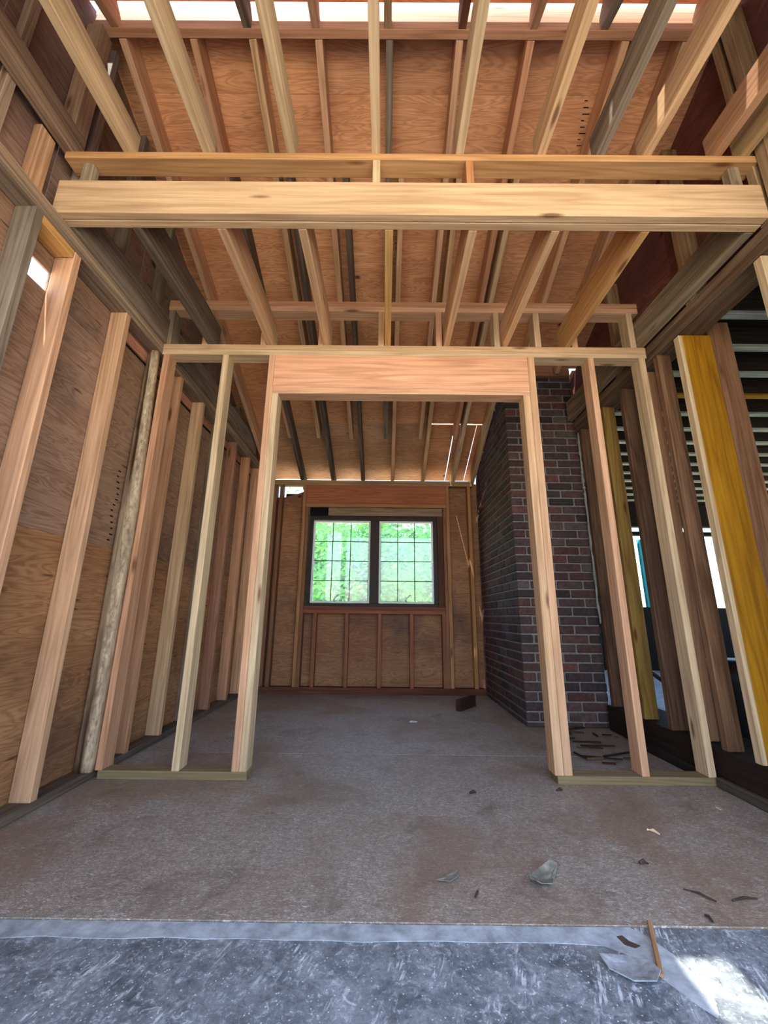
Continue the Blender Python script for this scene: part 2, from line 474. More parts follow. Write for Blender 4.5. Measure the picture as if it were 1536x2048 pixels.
# ================================================================== PARTITION WITH DOORWAY
wm = empty('wall_middle', (0, 0.045, 0), kind='structure', label='new stud partition with a wide header over its doorway')
PY = (0.0, 0.089)
def stud(x0, x1, z0=0.038, z1=2.391, name='stud', col=FIR, par=None, y=PY, mat='fir', **kw):
    return box(name, (x0, x1), y, (z0, z1), M[mat], par or wm, col, **kw)
box('bottom_plate', (-1.405, -0.668), (0, .089), (0, 0.038), M['fir'], wm, TREAT)
box('bottom_plate', (0.857, 1.640), (0, .089), (0, 0.038), M['fir'], wm, TREAT)
stud(-0.7475, -0.7105, col=FIRP, name='king_stud'); stud(-0.7095, -0.672, z1=2.121, col=FIRY, name='trimmer_stud')
stud(0.8455, 0.8895, z1=2.121, col=FIR, name='trimmer_stud'); stud(0.8905, 0.933, col=FIRP, name='king_stud')
stud(-1.0437, -1.0057, col=FIRY); stud(-1.4225, -1.3845, col=PINK)
stud(1.2734, 1.3114, col=FIRP); stud(1.599, 1.637, col=FIRY)
box('header', (-0.7095, 0.8895), (0, .04), (2.159, 2.391), M['fir'], wm, HDR, label='broad pink fir header over the doorway')
box('header', (-0.7095, 0.8895), (.049, .089), (2.159, 2.391), M['fir'], wm, HDR)
box('header_plate', (-0.7095, 0.8895), (0, .089), (2.121, 2.159), M['fir'], wm, FIRP)
box('top_plate', (-1.437, 1.649), PY, (2.391, 2.4285), M['fir'], wm, FIRY)
box('top_plate', (-1.437, 1.649), PY, (2.4295, 2.467), M['fir'], wm, FIR)
box('upper_plate', (-1.437, 1.642), PY, (2.724, 2.7615), M['fir'], wm, FIRP)
box('upper_plate', (-1.437, 1.642), PY, (2.7625, 2.80), M['fir'], wm, PINK)
for x, c in ((-1.43, GREY), (-1.19, FIRP), (-0.812, FIRP), (-0.442, FIRP), (-0.057, FIR), (0.316, FIRP), (0.69, FIRY), (0.951, FIRY), (1.185, FIRP), (1.56, FIRY)):
    stud(x, x + .038, 2.467, 2.724, 'cripple_stud', c)

# ================================================================== BEAM + KNEE WALL
kb = empty('ceiling_beam', (0.09, -0.84, 2.467), label='doubled pale fir beam spanning the room in front of the doorway', cat='beam')
box('ply_board', (-1.462, 1.642), (-0.878, -0.8405), (2.467, 2.648), M['fir'], kb, lin('#c6a781'), b=0.004)
box('ply_board', (-1.462, 1.642), (-0.8395, -0.802), (2.467, 2.648), M['fir'], kb, lin('#c6a781'), b=0.004)
kp = box('knee_wall_plate', (-1.468, 1.665), (-0.878, -0.795), (2.780, 2.817), M['fir'], None, lin('#bd9160'), b=0.003,
         label='flat fir plate carried on short blocks above the doubled beam', cat='plate')
for i, (x, c, lb) in enumerate(((-0.072, FIRY, 'pale short block between beam and flat plate near the middle'),
                                (0.346, lin('#bd8354'), 'orange short block between beam and flat plate right of the middle'))):
    box('block', (x, x + .034), (-0.876, -0.80), (2.648, 2.780), M['fir'], None, c, label=lb, cat='block', group='blocks between beam and plate')
for x, lb in ((-1.395, 'round-edged grey block under the left end of the flat plate'), (1.54, 'pale block under the right end of the flat plate')):
    box('block', (x, x + .05), (-0.86, -0.81), (2.648, 2.780), M['old'], None, lin('#9a8a74'), b=.008, label=lb, cat='block', group='blocks between beam and plate')

# ================================================================== CEILING JOISTS
ordn = ['leftmost', 'second', 'third', 'fourth', 'fifth', 'sixth', 'rightmost']
lowx = [(-1.151, GREYD), (-0.768, FIR), (-0.405, FIR), (-0.015, lin('#c9a064')), (0.362, FIR), (0.733, FIR), (1.135, lin('#c39560'))]
for i, (x, c) in enumerate(lowx):
    n = ordn[i]
    lb = {0: 'leftmost joist behind the beam, with a dark grey side', 6: 'rightmost fir joist behind the beam, reaching the partition'}.get(
        i, '%s joist from the left between the doubled beam and the partition' % n)
    box('ceiling_joist', (x, x + .038), (-0.802, 0.085), (2.467, 2.650), M['old' if i == 0 else 'fir'], None, c, label=lb, cat='joist', group='joists behind the beam')
upx = [(-1.205, FIRY, FIRP), (-0.845, FIRY, GREY), (-0.463, FIRY, GREYD), (-0.078, FIRY, 0), (0.302, FIRY, 0), (0.672, FIR, 0), (0.938, GREY, 0), (1.150, FIR, 0)]
ordu = ['leftmost', 'second', 'third', 'fourth', 'fifth', 'sixth', 'seventh', 'rightmost']
for i, (x, c, _) in enumerate(upx):
    lb = 'greyed joist overhead, second from the right of the upper row' if i == 6 else '%s overhead joist from the left in the upper row above the flat plate' % ordu[i]
    box('overhead_joist', (x, x + .038), (-2.5, -0.84), (2.817, 2.957), M['old' if i == 6 else 'fir'], None, c, label=lb, cat='joist', group='overhead joists running towards the camera')
# rim joists along the side walls
box('rim_joist', (-1.452, -1.414), (-0.80, 1.86), (2.468, 2.648), M['old'], None, GREY, label='grey rim joist lying on the left wall plate behind the beam', cat='joist')
box('rim_joist', (1.602, 1.640), (-0.80, 1.02), (2.468, 2.648), M['old'], None, lin('#93836c'), label='weathered rim joist lying on the right wall plate behind the beam', cat='joist')
box('rim_joist', (-1.482, -1.438), (-2.5, -0.82), (2.818, 2.957), M['old'], None, lin('#8f7763'), label='doubled grey rim joist overhead along the left wall', cat='joist')
box('rim_joist', (1.467, 1.505), (-2.5, -0.84), (2.818, 2.957), M['fir'], None, lin('#b08462'), label='brown rim joist overhead beside the right wall', cat='joist')
box('rim_joist', (1.590, 1.628), (-2.5, -0.84), (2.818, 2.957), M['fir'], None, lin('#b79a6e'), label='pale rim joist overhead tight against the right wall', cat='joist')

# ================================================================== ROOF
roof = empty('ceiling', (0, 0.7, 2.9), kind='structure', label='open gable roof of rafters and plywood sheathing seen from inside')
box('ridge_board', (-1.50, 1.70), (RY0, RY1), (3.652, 3.836), M['fir'], roof, PINK, label='ridge board under the bright slit of the roof')
plumb = SL  # shear for plumb cuts
YE = 2.50
def far_rafter(x, y0, y1, col, dz=0.0, name='rafter', mat='fir'):
    up = Vector((0, SL, 1)).normalized()
    k = 0.07 / CS
    beam(name, (x + .019, y0, zb(y0) + k + dz), (x + .019, y1, zb(y1) + k + dz), .038, .14, M[mat], roof, col, up=up, sh0=0.0 if y0 > RY1 + .01 else -SL)
cols = [FIRP, PINK, FIR, FIRP, GREY, FIRP, lin('#c28e6a')]
for i, x in enumerate((-1.395, -1.03, -0.725, -0.385, -0.02, 0.34, 0.705)):
    far_rafter(x, RY1 + .002, 1.72 if i > 0 else YE, cols[i % 7], mat='old' if i in (2, 4) else 'fir')
for x in (1.19, 1.50):
    far_rafter(x, RY1 + .002, 0.98, cols[3])
for i, x in enumerate((-1.005, -0.644, -0.29, 0.062, 0.422, 0.781, 1.011)):
    far_rafter(x + .0, -0.35 if i < 6 else 1.15, YE, [GREYD, GREYD, GREYD, FIRP, FIR, FIRY, FIR][i], mat='old' if i < 3 else 'fir')
# near rafters
upn = Vector((0, -SL, 1)).normalized()
nx = (-1.41, -0.74, -0.395, -0.03, 0.345, 0.705, 1.06, 1.53)
for i, x in enumerate(nx):
    k = 0.07 / CS
    beam('rafter', (x + .019, RY0 - .002, zn(RY0 - .002) + k), (x + .019, -3.1, zn(-3.1) + k), .038, .14, M['old' if i in (1, 4) else 'fir'], roof,
         [PINK, GREY, FIRP, FIR, BRN, FIRP, GREY, FIR][i], up=upn, sh0=SL)
# chimney headers at roof level
box('chimney_header', (1.055, 1.645), (0.985, 1.023), (2.90, 3.05), M['fir'], roof, RED)
# far slope sheathing: rows of sheets with thin seams
TH = 0.012
def sheet_far(x0, x1, y0, y1, col, name='sheathing_panel'):
    up = Vector((0, SL, 1)).normalized(); k = OFF + TH / 2 / CS + 0.001
    p0 = Vector(((x0 + x1) / 2, y0, zb(y0) + k)); p1 = Vector(((x0 + x1) / 2, y1, zb(y1) + k))
    Yd = (p1 - p0).normalized(); Ln = (p1 - p0).length
    X = Vector((1, 0, 0)); Z = X.cross(Yd)
    R = Matrix((X, Yd, Z)).transposed().to_4x4()
    meshobj(name, cbox_mesh(x1 - x0, Ln, TH, 0.001), M['ply'], roof, Matrix.Translation((p0 + p1) / 2) @ R, vary(col, .1))
rows = [(-0.83, -0.5852), (-0.5848, 0.5398), (0.5402, 1.664)]
splits = [(-1.62, -0.35, -0.35, 1.79), (-1.62, -0.01, -0.01, 1.79), (-1.62, -0.37, -0.37, 0.725)]
for (y0, y1), s in zip(rows, splits):
    sheet_far(s[0], s[1] - .001, y0, y1, PLYO); 
    if y1 < 1: sheet_far(s[2] + .001, s[3], y0, y1, PLYR)
    else: sheet_far(s[2] + .001, 1.05, y0, y1, PLYR)
sheet_far(1.051, 1.79, 0.5402, 1.05, PLYR); sheet_far(1.715, 1.79, 1.067, YE, PLYR)
sheet_far(-1.62, 0.425, 1.6645, YE, PLYW)
sheet_far(0.43, 0.722, 1.676, YE, PLYR); sheet_far(0.731, 0.955, 1.678, YE, PLYR); sheet_far(0.962, 1.05, 1.676, YE, PLYR)
for (x_, ya, n_) in ((1.13, -0.57, 8), (0.05, 0.11, 7)):
    for k_ in range(n_):
        yk = ya + .026 * k_; zk = zb(yk) + OFF - .0012; w_ = .018 + .012 * ((k_ * 7) % 3)
        beam('grade_stamp', (x_ + .004 * k_, yk, zk), (x_ + .004 * k_ + w_, yk, zk), .005, .0008, M['black'], roof, up=(0, SL, 1), b=.0001)
# near slope sheathing: one skin with unseen holes placed so sun lands on floor and joists
def roof_hit(p):
    """where the ray from p to the sun crosses the near sheathing"""
    p = Vector(p); d = SUN_DIR
    # zn(y)+OFF = p.z + t d.z
    t = (3.655 - SL * RY0 + SL * p.y + OFF - p.z) / (d.z - SL * d.y)
    q = p + d * t; return q.x, q.y
holes = []
hx, hy = roof_hit((0.765, -1.20, 0)); holes.append((hx - .065, hx + .065, hy - .14, hy + .14))
for p, r in (((1.15, -1.02, 2.90), .022), ((1.467, -1.087, 2.86), .025), ((0.938, -1.006, 2.84), .012)):
    a, b_ = roof_hit(p); holes.append((a - r * .8, a + r * .8, b_ - r, b_ + r))
xs = sorted({-1.62, 1.79} | {v for h in holes for v in h[:2]})
ys = sorted({-3.15, -0.905} | {v for h in holes for v in h[2:]})
V = []; F = []; vid = {}
def vtx(i, j, top):
    k = (i, j, top)
    if k not in vid:
        vid[k] = len(V); V.append((xs[i], ys[j], zn(ys[j]) + OFF + .002 + (TH / CS if top else 0)))
    return vid[k]
def solid(i, j):
    if not (0 <= i < len(xs) - 1 and 0 <= j < len(ys) - 1): return False
    cx, cy = (xs[i] + xs[i + 1]) / 2, (ys[j] + ys[j + 1]) / 2
    return not any(h[0] < cx < h[1] and h[2] < cy < h[3] for h in holes)
for i in range(len(xs) - 1):
    for j in range(len(ys) - 1):
        if not solid(i, j): continue
        F.append([vtx(i, j, 1), vtx(i + 1, j, 1), vtx(i + 1, j + 1, 1), vtx(i, j + 1, 1)])
        F.append([vtx(i, j, 0), vtx(i, j + 1, 0), vtx(i + 1, j + 1, 0), vtx(i + 1, j, 0)])
        for (di, dj, a, b_) in ((-1, 0, (i, j + 1), (i, j)), (1, 0, (i + 1, j), (i + 1, j + 1)), (0, -1, (i, j), (i + 1, j)), (0, 1, (i + 1, j + 1), (i, j + 1))):
            if not solid(i + di, j + dj):
                F.append([vtx(*a, 0), vtx(*b_, 0), vtx(*b_, 1), vtx(*a, 1)])
rawmesh('sheathing_panel', V, F, M['ply'], roof, (0, -2, 3.3), PLYR)

# ================================================================== LEFT WALL
XL = -1.43
wl_ = empty('wall_left', (-1.5, 0.5, 0), kind='structure', label='left wall of fir studs over brown plywood sheathing')
lx = (XL - .089, XL)
box('bottom_plate', (XL - .089, XL + .0), (-3.1, 2.30), (0, 0.038), M['old'], wl_, GREYD)
box('top_plate', lx, (-3.1, 2.30), (2.391, 2.4285), M['old'], wl_, lin('#8d7a66'))
box('top_plate', lx, (-3.1, 2.30), (2.4295, 2.467), M['old'], wl_, lin('#a58d76'))
for y, c, m in ((-2.95, FIR, 'fir'), (-2.5, FIR, 'fir'), (-2.1, FIR, 'fir'), (-1.75, FIR, 'fir'), (-1.35, FIR, 'fir'), (-0.965, GREY, 'old'), (-0.75, FIRP, 'fir'), (-0.367, FIRP, 'fir'), (0.25, PINK, 'fir'), (0.603, FIR, 'fir'),
                (0.975, GREY, 'old'), (1.345, RED, 'fir'), (1.73, PINK, 'fir'), (2.06, FIRP, 'fir')):
    box('stud', lx, (y, y + .038), (0.038, 2.391), M[m], wl_, c)
for y, c in ((-0.705, GREY), (-0.322, BRN), (0.30, GREY), (0.655, lin('#8fa09c'))):   # older strips beside the studs
    box('old_strip', (XL - .089, XL - .045), (y, y + .03), (0.038, 2.26), M['old'], wl_, c)
box('end_block', (XL - .089, XL - .002), (-0.925, -0.752), (2.353, 2.391), M['fir'], wl_, lin('#cf9d5c'))
# gable studs above the plate
for y, c, w_ in ((-1.46, GREY, .038), (-1.15, lin('#9c8672'), .038), (-0.985, FIRP, .075), (-0.46, GREY, .038), (-0.08, GREY, .038), (0.62, GREY, .038), (1.0, GREY, .038), (1.4, GREY, .038)):
    top = min(zb(y), zn(y + w_)) + .09 if y < RY0 else zb(y + w_) + .09
    if y < -0.98 and y > -1.0: top = 2.815
    box('gable_stud', (-1.519, -1.485 if y < -.8 else -1.455), (y, y + w_), (2.467, top), M['old'], wl_, c)
box('ridge_post', (-1.515, -1.44), (-0.895, -0.82), (2.960, 3.650), M['fir'], wl_, lin('#a5866c'))
box('gable_stud', (-1.519, -1.455), (-0.775, -0.737), (2.467, 3.69), M['old'], wl_, lin('#a08c80'))
# sheathing, lower sheets with the vent hole, upper gable sheets
sx = (XL - .089 - .014, XL - .089 - .002)
for y0, y1 in ((-3.1, -2.152), (-2.15, -0.932), (-0.928, -0.345), (-0.341, 0.62), (0.624, 1.55), (1.554, 2.40)):
    panel('sheathing_panel', sx, (y0, y1), (0.0, 1.1385), M['plyw'], wl_, lin('#a27650'), 'Y')
    if (y0, y1) == (-0.928, -0.345):
        # the sheet with a rectangular vent opening
        panel('sheathing_panel', sx, (-0.928, -0.345), (1.139, 2.172), M['plyw'], wl_, lin('#937560'), 'Y')
        panel('sheathing_panel', sx, (-0.748, -0.345), (2.174, 2.268), M['plyw'], wl_, lin('#937560'), 'Y')
        panel('sheathing_panel', sx, (-0.928, -0.345), (2.270, 2.50), M['plyw'], wl_, lin('#937560'), 'Y')
        panel('sheathing_panel', sx, (-0.928, -0.85), (2.174, 2.268), M['plyw'], wl_, lin('#937560'), 'Y')
    else:
        panel('sheathing_panel', sx, (y0, y1), (1.139, 2.30 if y0 > -.9 else 2.5), M['plyw'], wl_, lin('#94745c'), 'Y')
        if y0 > -.9: panel('sheathing_panel', sx, (y0, y1), (2.325, 2.50), M['plyw'], wl_, lin('#bd8467'), 'Y')
felt = panel('felt_layer', (sx[0] - .012, sx[0] - .003), (-0.34, 2.40), (0, 2.5), M['black'], wl_)
felt2 = panel('felt_layer', (sx[0] - .012, sx[0] - .003), (-3.1, -0.86), (0, 2.5), M['black'], wl_)
def gable(xa, xb, par, col, y0=-1.9, y1=2.45, zlow=2.503):
    # pentagon sheets split at the ridge line
    for (a, b_) in ((y0, -1.2), (-1.197, -0.862), (-0.858, -0.2), (-0.197, 0.9), (0.903, y1)):
        def top(y): return (zb(y) if y >= RY0 else zn(y)) + OFF - .004
        za, zb_ = max(top(a), zlow + .02), max(top(b_), zlow + .02)
        Vv = [(x, y, z) for x in (xa, xb) for (y, z) in ((a, zlow), (b_, zlow), (b_, zb_), (a, za))]
        Ff = [[3, 2, 1, 0], [4, 5, 6, 7], [0, 1, 5, 4], [1, 2, 6, 5], [2, 3, 7, 6], [3, 0, 4, 7]]
        o = rawmesh('gable_panel', Vv, Ff, M['plyw'], par, (xa, (a + b_) / 2, 3.0), vary(col, .1))
        # turn the local frame so the grain runs along the wall
        R = Matrix.Rotation(math.pi / 2, 4, 'Z')
        o.data.transform(R.inverted()); o.matrix_local = _pos[par.name].inverted() @ _pos[o.name] @ R
gable(sx[0], sx[1], wl_, lin('#8b7060'), y0=-3.15)

for i in range(13):
    z_ = 1.175 + .033 * i; L_ = .022 + .004 * math.sin(i * 2.1)
    box('nail_mark', (sx[1] + .0002, sx[1] + .001), (-0.068 + .012 * math.sin(i), -0.068 + .012 * math.sin(i) + L_), (z_, z_ + .008), M['black'], wl_, b=.0002)
# bark-edged board standing at the end of the partition
V = []; F = []
NS, NR = 46, 10
random.seed(11)
for i in range(NS + 1):
    z = 0.04 + (2.389 - .04) * i / NS
    f = i / NS
    xl = -1.545 + 0.035 * f + 0.012 * mnoise.noise(Vector((z * 3.1, 1.7, 0))) + 0.008 * mnoise.noise(Vector((z * 9, 4.2, 0)))
    xr = -1.405 - 0.035 * max(0, f - .55) / .45 - .012 * (1 - f)
    xl = max(xl, -1.515)
    yb = -0.003
    ring = [(xl, yb), (xl + .004, -0.02), (xl + .02, -0.036), (xl + .05, -0.043), ((xl + xr) / 2, -0.044), (xr - .03, -0.046), (xr - .008, -0.042), (xr, -0.036), (xr, -0.02), (xr, yb)]
    for k, (x, y) in enumerate(ring):
        if 0 < k < 8:
            y += 0.003 * mnoise.noise(Vector((x * 40, z * 14, 3.3))); x += 0.002 * mnoise.noise(Vector((x * 30, z * 22, 9)))
        V.append((max(x, -1.516), min(y, yb), z))
for i in range(NS):
    for k in range(NR):
        a = i * NR + k; b_ = i * NR + (k + 1) % NR
        F.append([a, b_, b_ + NR, a + NR])
F.append(list(range(NR))[::-1]); F.append([NS * NR + k for k in range(NR)])
rawmesh('rough_board', V, F, M['bark'], None, (-1.47, -0.02, 0), lin('#bda382'), smooth=True,
        label='rough bark-edged grey board upright at the left end of the partition', cat='board')

# ================================================================== BACK WALL
YB = 2.30
wb = empty('wall_back', (0, YB, 0), kind='structure', label='dim rear wall of studs and plywood around the double window')
by = (YB, YB + .089)
box('bottom_plate', (-1.43, 1.06), by, (0, 0.066), M['dark'], wb, lin('#6a3f30'))
box('top_plate', (-1.43, 1.02), by, (2.279, 2.311), M['old'], wb, lin('#a98a68'))
box('top_plate', (-1.43, 1.02), by, (2.312, 2.342), M['fir'], wb, lin('#b5946a'))
for x, c in ((-1.31, BRN), (-0.962, lin('#a37650')), (0.703, lin('#ab7c52')), (0.955, lin('#ab7c52')), (-1.24, BRN)):
    box('stud', (x, x + .038), by, (0.066, 2.279), M['fir'], wb, c)
box('trimmer_stud', (-0.922, -0.886), by, (0.066, 2.012), M['fir'], wb, BRN)
box('trimmer_stud', (0.665, 0.701), by, (0.066, 2.012), M['fir'], wb, BRN)
box('header', (-0.922, 0.701), (YB, YB + .04), (2.054, 2.278), M['fir'], wb, lin('#a8694a'), label='red-brown header above the double window')
box('header_plate', (-0.922, 0.701), by, (2.014, 2.053), M['fir'], wb, lin('#a87a56'))
box('old_header', (-0.884, 0.66), (YB + .012, YB + .085), (1.915, 2.010), M['old'], wb, lin('#8d7a64'))
box('felt_scrap', (-0.872, -0.66), (YB + .002, YB + .011), (1.912, 2.006), M['black'], wb)
box('rough_sill', (-0.884, 0.663), by, (0.853, 0.890), M['fir'], wb, lin('#7a4636'))
box('rough_sill', (-0.884, 0.663), by, (0.815, 0.852), M['fir'], wb, lin('#8d5840'))
for x in (-0.775, -0.425, -0.070, 0.275, 0.627):
    box('cripple_stud', (x, x + .038), by, (0.066, 0.815), M['fir'], wb, lin('#8f5c42'))
sy = (YB + .091, YB + .103)
panel('sheathing_panel', (-1.52, -0.885), sy, (0.0, 1.2035), M['plyw'], wb, PLYB, 'X')
# torn top of the left sheet: an opening under the plate
Vv = []
outl = [(-1.52, 1.204), (-0.885, 1.204), (-0.885, 2.245), (-0.95, 2.235), (-1.05, 2.195), (-1.12, 2.175), (-1.205, 2.15), (-1.52, 2.15)]
for y in sy: Vv += [(x, y, z) for x, z in outl]
n = len(outl)
rawmesh('sheathing_panel', Vv, [list(range(n)), list(range(2 * n - 1, n - 1, -1))] + [[i, n + i, n + (i + 1) % n, (i + 1) % n][::-1] for i in range(n)], M['plyw'], wb, (-1.2, YB + .09, 1.6), PLYB)
panel('felt_layer', (-1.19, -0.93), (YB + .105, YB + .108), (2.10, 2.20), M['black'], wb)
panel('sheathing_panel', (-0.884, 0.70), sy, (0.0, 0.835), M['plyw'], wb, PLYB, 'X')
panel('sheathing_panel', (-0.884, 0.70), sy, (2.012, 2.34), M['plyw'], wb, PLYB, 'X')
panel('sheathing_panel', (0.702, 1.10), sy, (0.0, 1.2035), M['plyw'], wb, PLYB, 'X')
panel('sheathing_panel', (0.702, 1.10), sy, (1.204, 2.34), M['plyw'], wb, PLYB, 'X')

# the double casement window
wz0, wz1 = 0.892, 1.912
box('jamb_filler', (0.597, 0.664), (YB + .02, YB + .10), (0.891, 1.912), M['dark'], wb, lin('#5a3a2c'))
win = empty('window_1', (-0.12, YB + .05, wz0), kind='structure', label='dark-framed double casement window with small leaded panes')
fy = (YB + .03, YB + .13)
box('frame_head', (-0.872, 0.595), fy, (1.868, 1.912), M['wframe'], win)
box('frame_sill', (-0.872, 0.595), fy, (wz0, 0.925), M['wframe'], win)
box('frame_jamb', (-0.872, -0.832), fy, (0.926, 1.867), M['wframe'], win)
box('frame_jamb', (0.553, 0.595), fy, (0.926, 1.867), M['wframe'], win)
box('mullion', (-0.168, -0.070), fy, (0.926, 1.867), M['wframe'], win)
for (x0, x1) in ((-0.831, -0.169), (-0.069, 0.552)):
    sash = empty('sash', ((x0 + x1) / 2, YB + .08, .93))
    sash.parent = win; sash.matrix_local = _pos[win.name].inverted() @ Matrix.Translation(((x0 + x1) / 2, YB + .08, .93))
    yy = (YB + .06, YB + .10); t_ = 0.022
    z0, z1 = 0.928, 1.865
    box('rail', (x0, x1), yy, (z0, z0 + t_), M['white'], sash); box('rail', (x0, x1), yy, (z1 - t_, z1), M['white'], sash)
    box('stile', (x0, x0 + t_), yy, (z0 + t_, z1 - t_), M['white'], sash); box('stile', (x1 - t_, x1), yy, (z0 + t_, z1 - t_), M['white'], sash)
    gx0, gx1, gz0, gz1 = x0 + t_, x1 - t_, z0 + t_, z1 - t_
    cw = (gx1 - gx0) / 3; ch = (gz1 - gz0) / 4; my = (YB + .074, YB + .086); q = 0.004
    for i in (1, 2): box('muntin', (gx0 + i * cw - q, gx0 + i * cw + q), my, (gz0, gz1), M['wframe'], sash, b=.001)
    for j in (1, 2, 3): box('muntin', (gx0, gx1), (my[0] + .001, my[1] - .001), (gz0 + j * ch - q, gz0 + j * ch + q), M['wframe'], sash, b=.001)
    for i in range(3):
        for j in range(4):
            box('pane', (gx0 + i * cw + q, gx0 + (i + 1) * cw - q), (YB + .079, YB + .081), (gz0 + j * ch + q, gz0 + (j + 1) * ch - q), M['glass'], sash, b=.0002)
    xm = x0 + .42 * (x1 - x0) + (.05 if x0 > -.5 else 0)
    V = []; F = []
    tube(V, F, [(xm, YB + .055, .945), (xm - .01, YB + .04, .965), (xm + .02, YB + .03, 1.0), (xm + .045, YB + .03, 1.02)], [.008, .006, .005, .006], 6)
    rawmesh('crank_handle', V, F, M['metal'], sash, (xm, YB + .05, .95))

# ================================================================== RIGHT WALL
XR = 1.65
wr = empty('wall_right', (1.75, 0, 0), kind='structure', label='right wall of old stained studs open to the next room')
box('sill_board', (1.655, 1.97), (-1.4, 1.02), (0.0, 0.17), M['dark'], wr, lin('#2e2019'), b=.004)
box('bottom_trim', (1.622, 1.653), (-1.4, -0.01), (0.0, 0.045), M['old'], wr, lin('#4e463f'), b=.005)
box('bottom_trim', (1.615, 1.653), (0.10, 0.72), (0.0, 0.05), M['dark'], wr, lin('#2b221c'), b=.005)
box('top_plate', (1.652, 1.80), (-1.6, 1.02), (2.36, 2.41), M['dark'], wr, lin('#725a46'))
box('top_plate', (1.652, 1.80), (-1.6, 1.02), (2.412, 2.466), M['dark'], wr, lin('#846b54'))
def rstud(x0, x1, y0, col, mat, lb, z0=.172, z1=2.358, th=.042):
    box('stud', (x0, x1), (y0, y0 + th), (z0, z1), M[mat], wr, col, label=lb, b=.004)
rstud(1.655, 1.745, 0.56, OLIVE, 'paint', 'olive-yellow stained stud')
rstud(1.650, 1.762, 0.30, lin('#6c5140'), 'dark', 'dark brown stud with a paler edge')
rstud(1.655, 1.737, -0.08, lin('#7f5f47'), 'dark', 'reddish-brown old stud')
rstud(1.660, 1.79, 0.93, lin('#6e513e'), 'dark', 'dark red-brown stud beside the chimney')
rstud(1.702, 1.758, 0.095, PINK, 'fir', 'pinkish new stud')
rstud(1.680, 1.842, -0.262, YEL, 'paint', 'wide yellow stained stud with a pale edge')
box('edge_strip', (1.657, 1.679), (-0.262, -0.222), (0.172, 2.355), M['fir'], wr, FIRY)
rstud(1.845, 1.975, -0.245, lin('#946d4e'), 'old', 'reddish old post streaked with plaster', z1=2.46)
rstud(1.655, 1.745, -0.79, FIRY, 'fir', 'pale fir stud near the top right corner')
rstud(1.655, 1.745, -1.30, FIRP, 'fir', 'pale fir stud')
# gable part above the plate
gx = (XR, XR + .089)
for y, w_ in ((-1.42, .038), (-0.93, .05), (-0.86, .038), (-0.42, .06), (0.3, .038)):
    top = (min(zb(y), zn(y + w_)) if y < RY0 else zb(y + w_)) + .09
    box('gable_stud', gx, (y, y + w_), (2.468, top), M['old' if y != -0.93 else 'fir'], wr, lin('#a58a68'))
gable(XR + .091, XR + .103, wr, PLYRED, y0=-3.15, y1=1.75)
box('yellow_board', (1.66, 1.80), (0.68, 0.72), (2.47, 2.79), M['paint'], wr, lin('#b98a1e'), label='yellow stained board above the right wall plate')

# ================================================================== CHIMNEY
ch = empty('brick_chimney', (1.385, 1.7, 0), label='dark red-brown brick chimney standing right of the window', cat='chimney')
CX0, CX1, CY0, CY1 = 1.07, 1.70, 1.07, 2.36
CO, BL, BH, MO = 0.0697, 0.205, 0.0590, 0.0108
def clip(y): return zb(max(y, CY0)) + OFF + .05
box('mortar_core', (CX0 + .006, CX1 - .006), (CY0 + .006, CY1), (0.0, 3.55), M['mortar'], ch, b=.001)
brick_cols = ['#46302e', '#4b3431', '#3f302f', '#503832', '#3a2c2c', '#4a3a36', '#433433', '#503630', '#553430', '#372d2d', '#4f4440', '#443434', '#3d2f30', '#473634']
bricks = []
z = 0.0313 - CO + MO; r = 0
while z < 3.0:
    if z < 0: zz0, zz1 = 0.001, z + BH
    else: zz0, zz1 = z, z + BH
    a = r % 2
    # front rows
    x = CX0
    first = True
    while x < CX1 - .02:
        L = (BL if a == 0 else 0.097) if first else BL
        x1 = min(x + L, CX1)
        if CX1 - x1 < .05: x1 = CX1
        if first: bricks.append((x, x1, CY0, CY0 + (0.097 if a == 0 else BL), zz0, zz1, 0))
        else: bricks.append((x, x1, CY0, CY0 + .097, zz0, zz1, 0))
        x = x1 + MO; first = False
    y = CY0 + (0.097 if a == 0 else BL) + MO
    while y < YB - .03:
        y1 = min(y + BL, YB - .004)
        bricks.append((CX0, CX0 + .097, y, y1, zz0, zz1, y))
        y = y1 + MO
    z += CO; r += 1
random.seed(5)
def bcol(): 
    c = lin(random.choice(brick_cols)); k = random.uniform(.8, 1.3); return (c[0] * k, c[1] * k, c[2] * k, 1)
bricks.sort(key=lambda b: b[6])
rest = []
for i, (x0, x1, y0, y1, z0, z1, key) in enumerate(bricks):
    if z0 > zb(y0) + OFF: continue
    if i >= 300 or x1 - x0 < .03: rest.append((x0, x1, y0, y1, z0, z1)); continue
    j = random.uniform(-.0025, .0015)
    o = box('brick', (x0 + j, x1 + (j if x1 < CX1 else random.uniform(-.012, .004))), (y0 + j, y1 + j), (z0, z1), M['brick'], ch, b=.006)
    o.color = bcol()
if rest:
    V = []; F = []
    for (x0, x1, y0, y1, z0, z1) in rest:
        me = cbox_mesh(y1 - y0, x1 - x0, z1 - z0, .006); b0 = len(V)
        R = Matrix.Translation(((x0 + x1) / 2, (y0 + y1) / 2, (z0 + z1) / 2)) @ Matrix.Rotation(math.pi / 2, 4, 'Z')
        V += [tuple(R @ v.co) for v in me.vertices]; F += [[b0 + k for k in p.vertices] for p in me.polygons]
    rawmesh('far_bricks', V, F, M['brick'], ch, (1.1, 2.1, 1.2), lin('#4f3432'), kind='stuff')
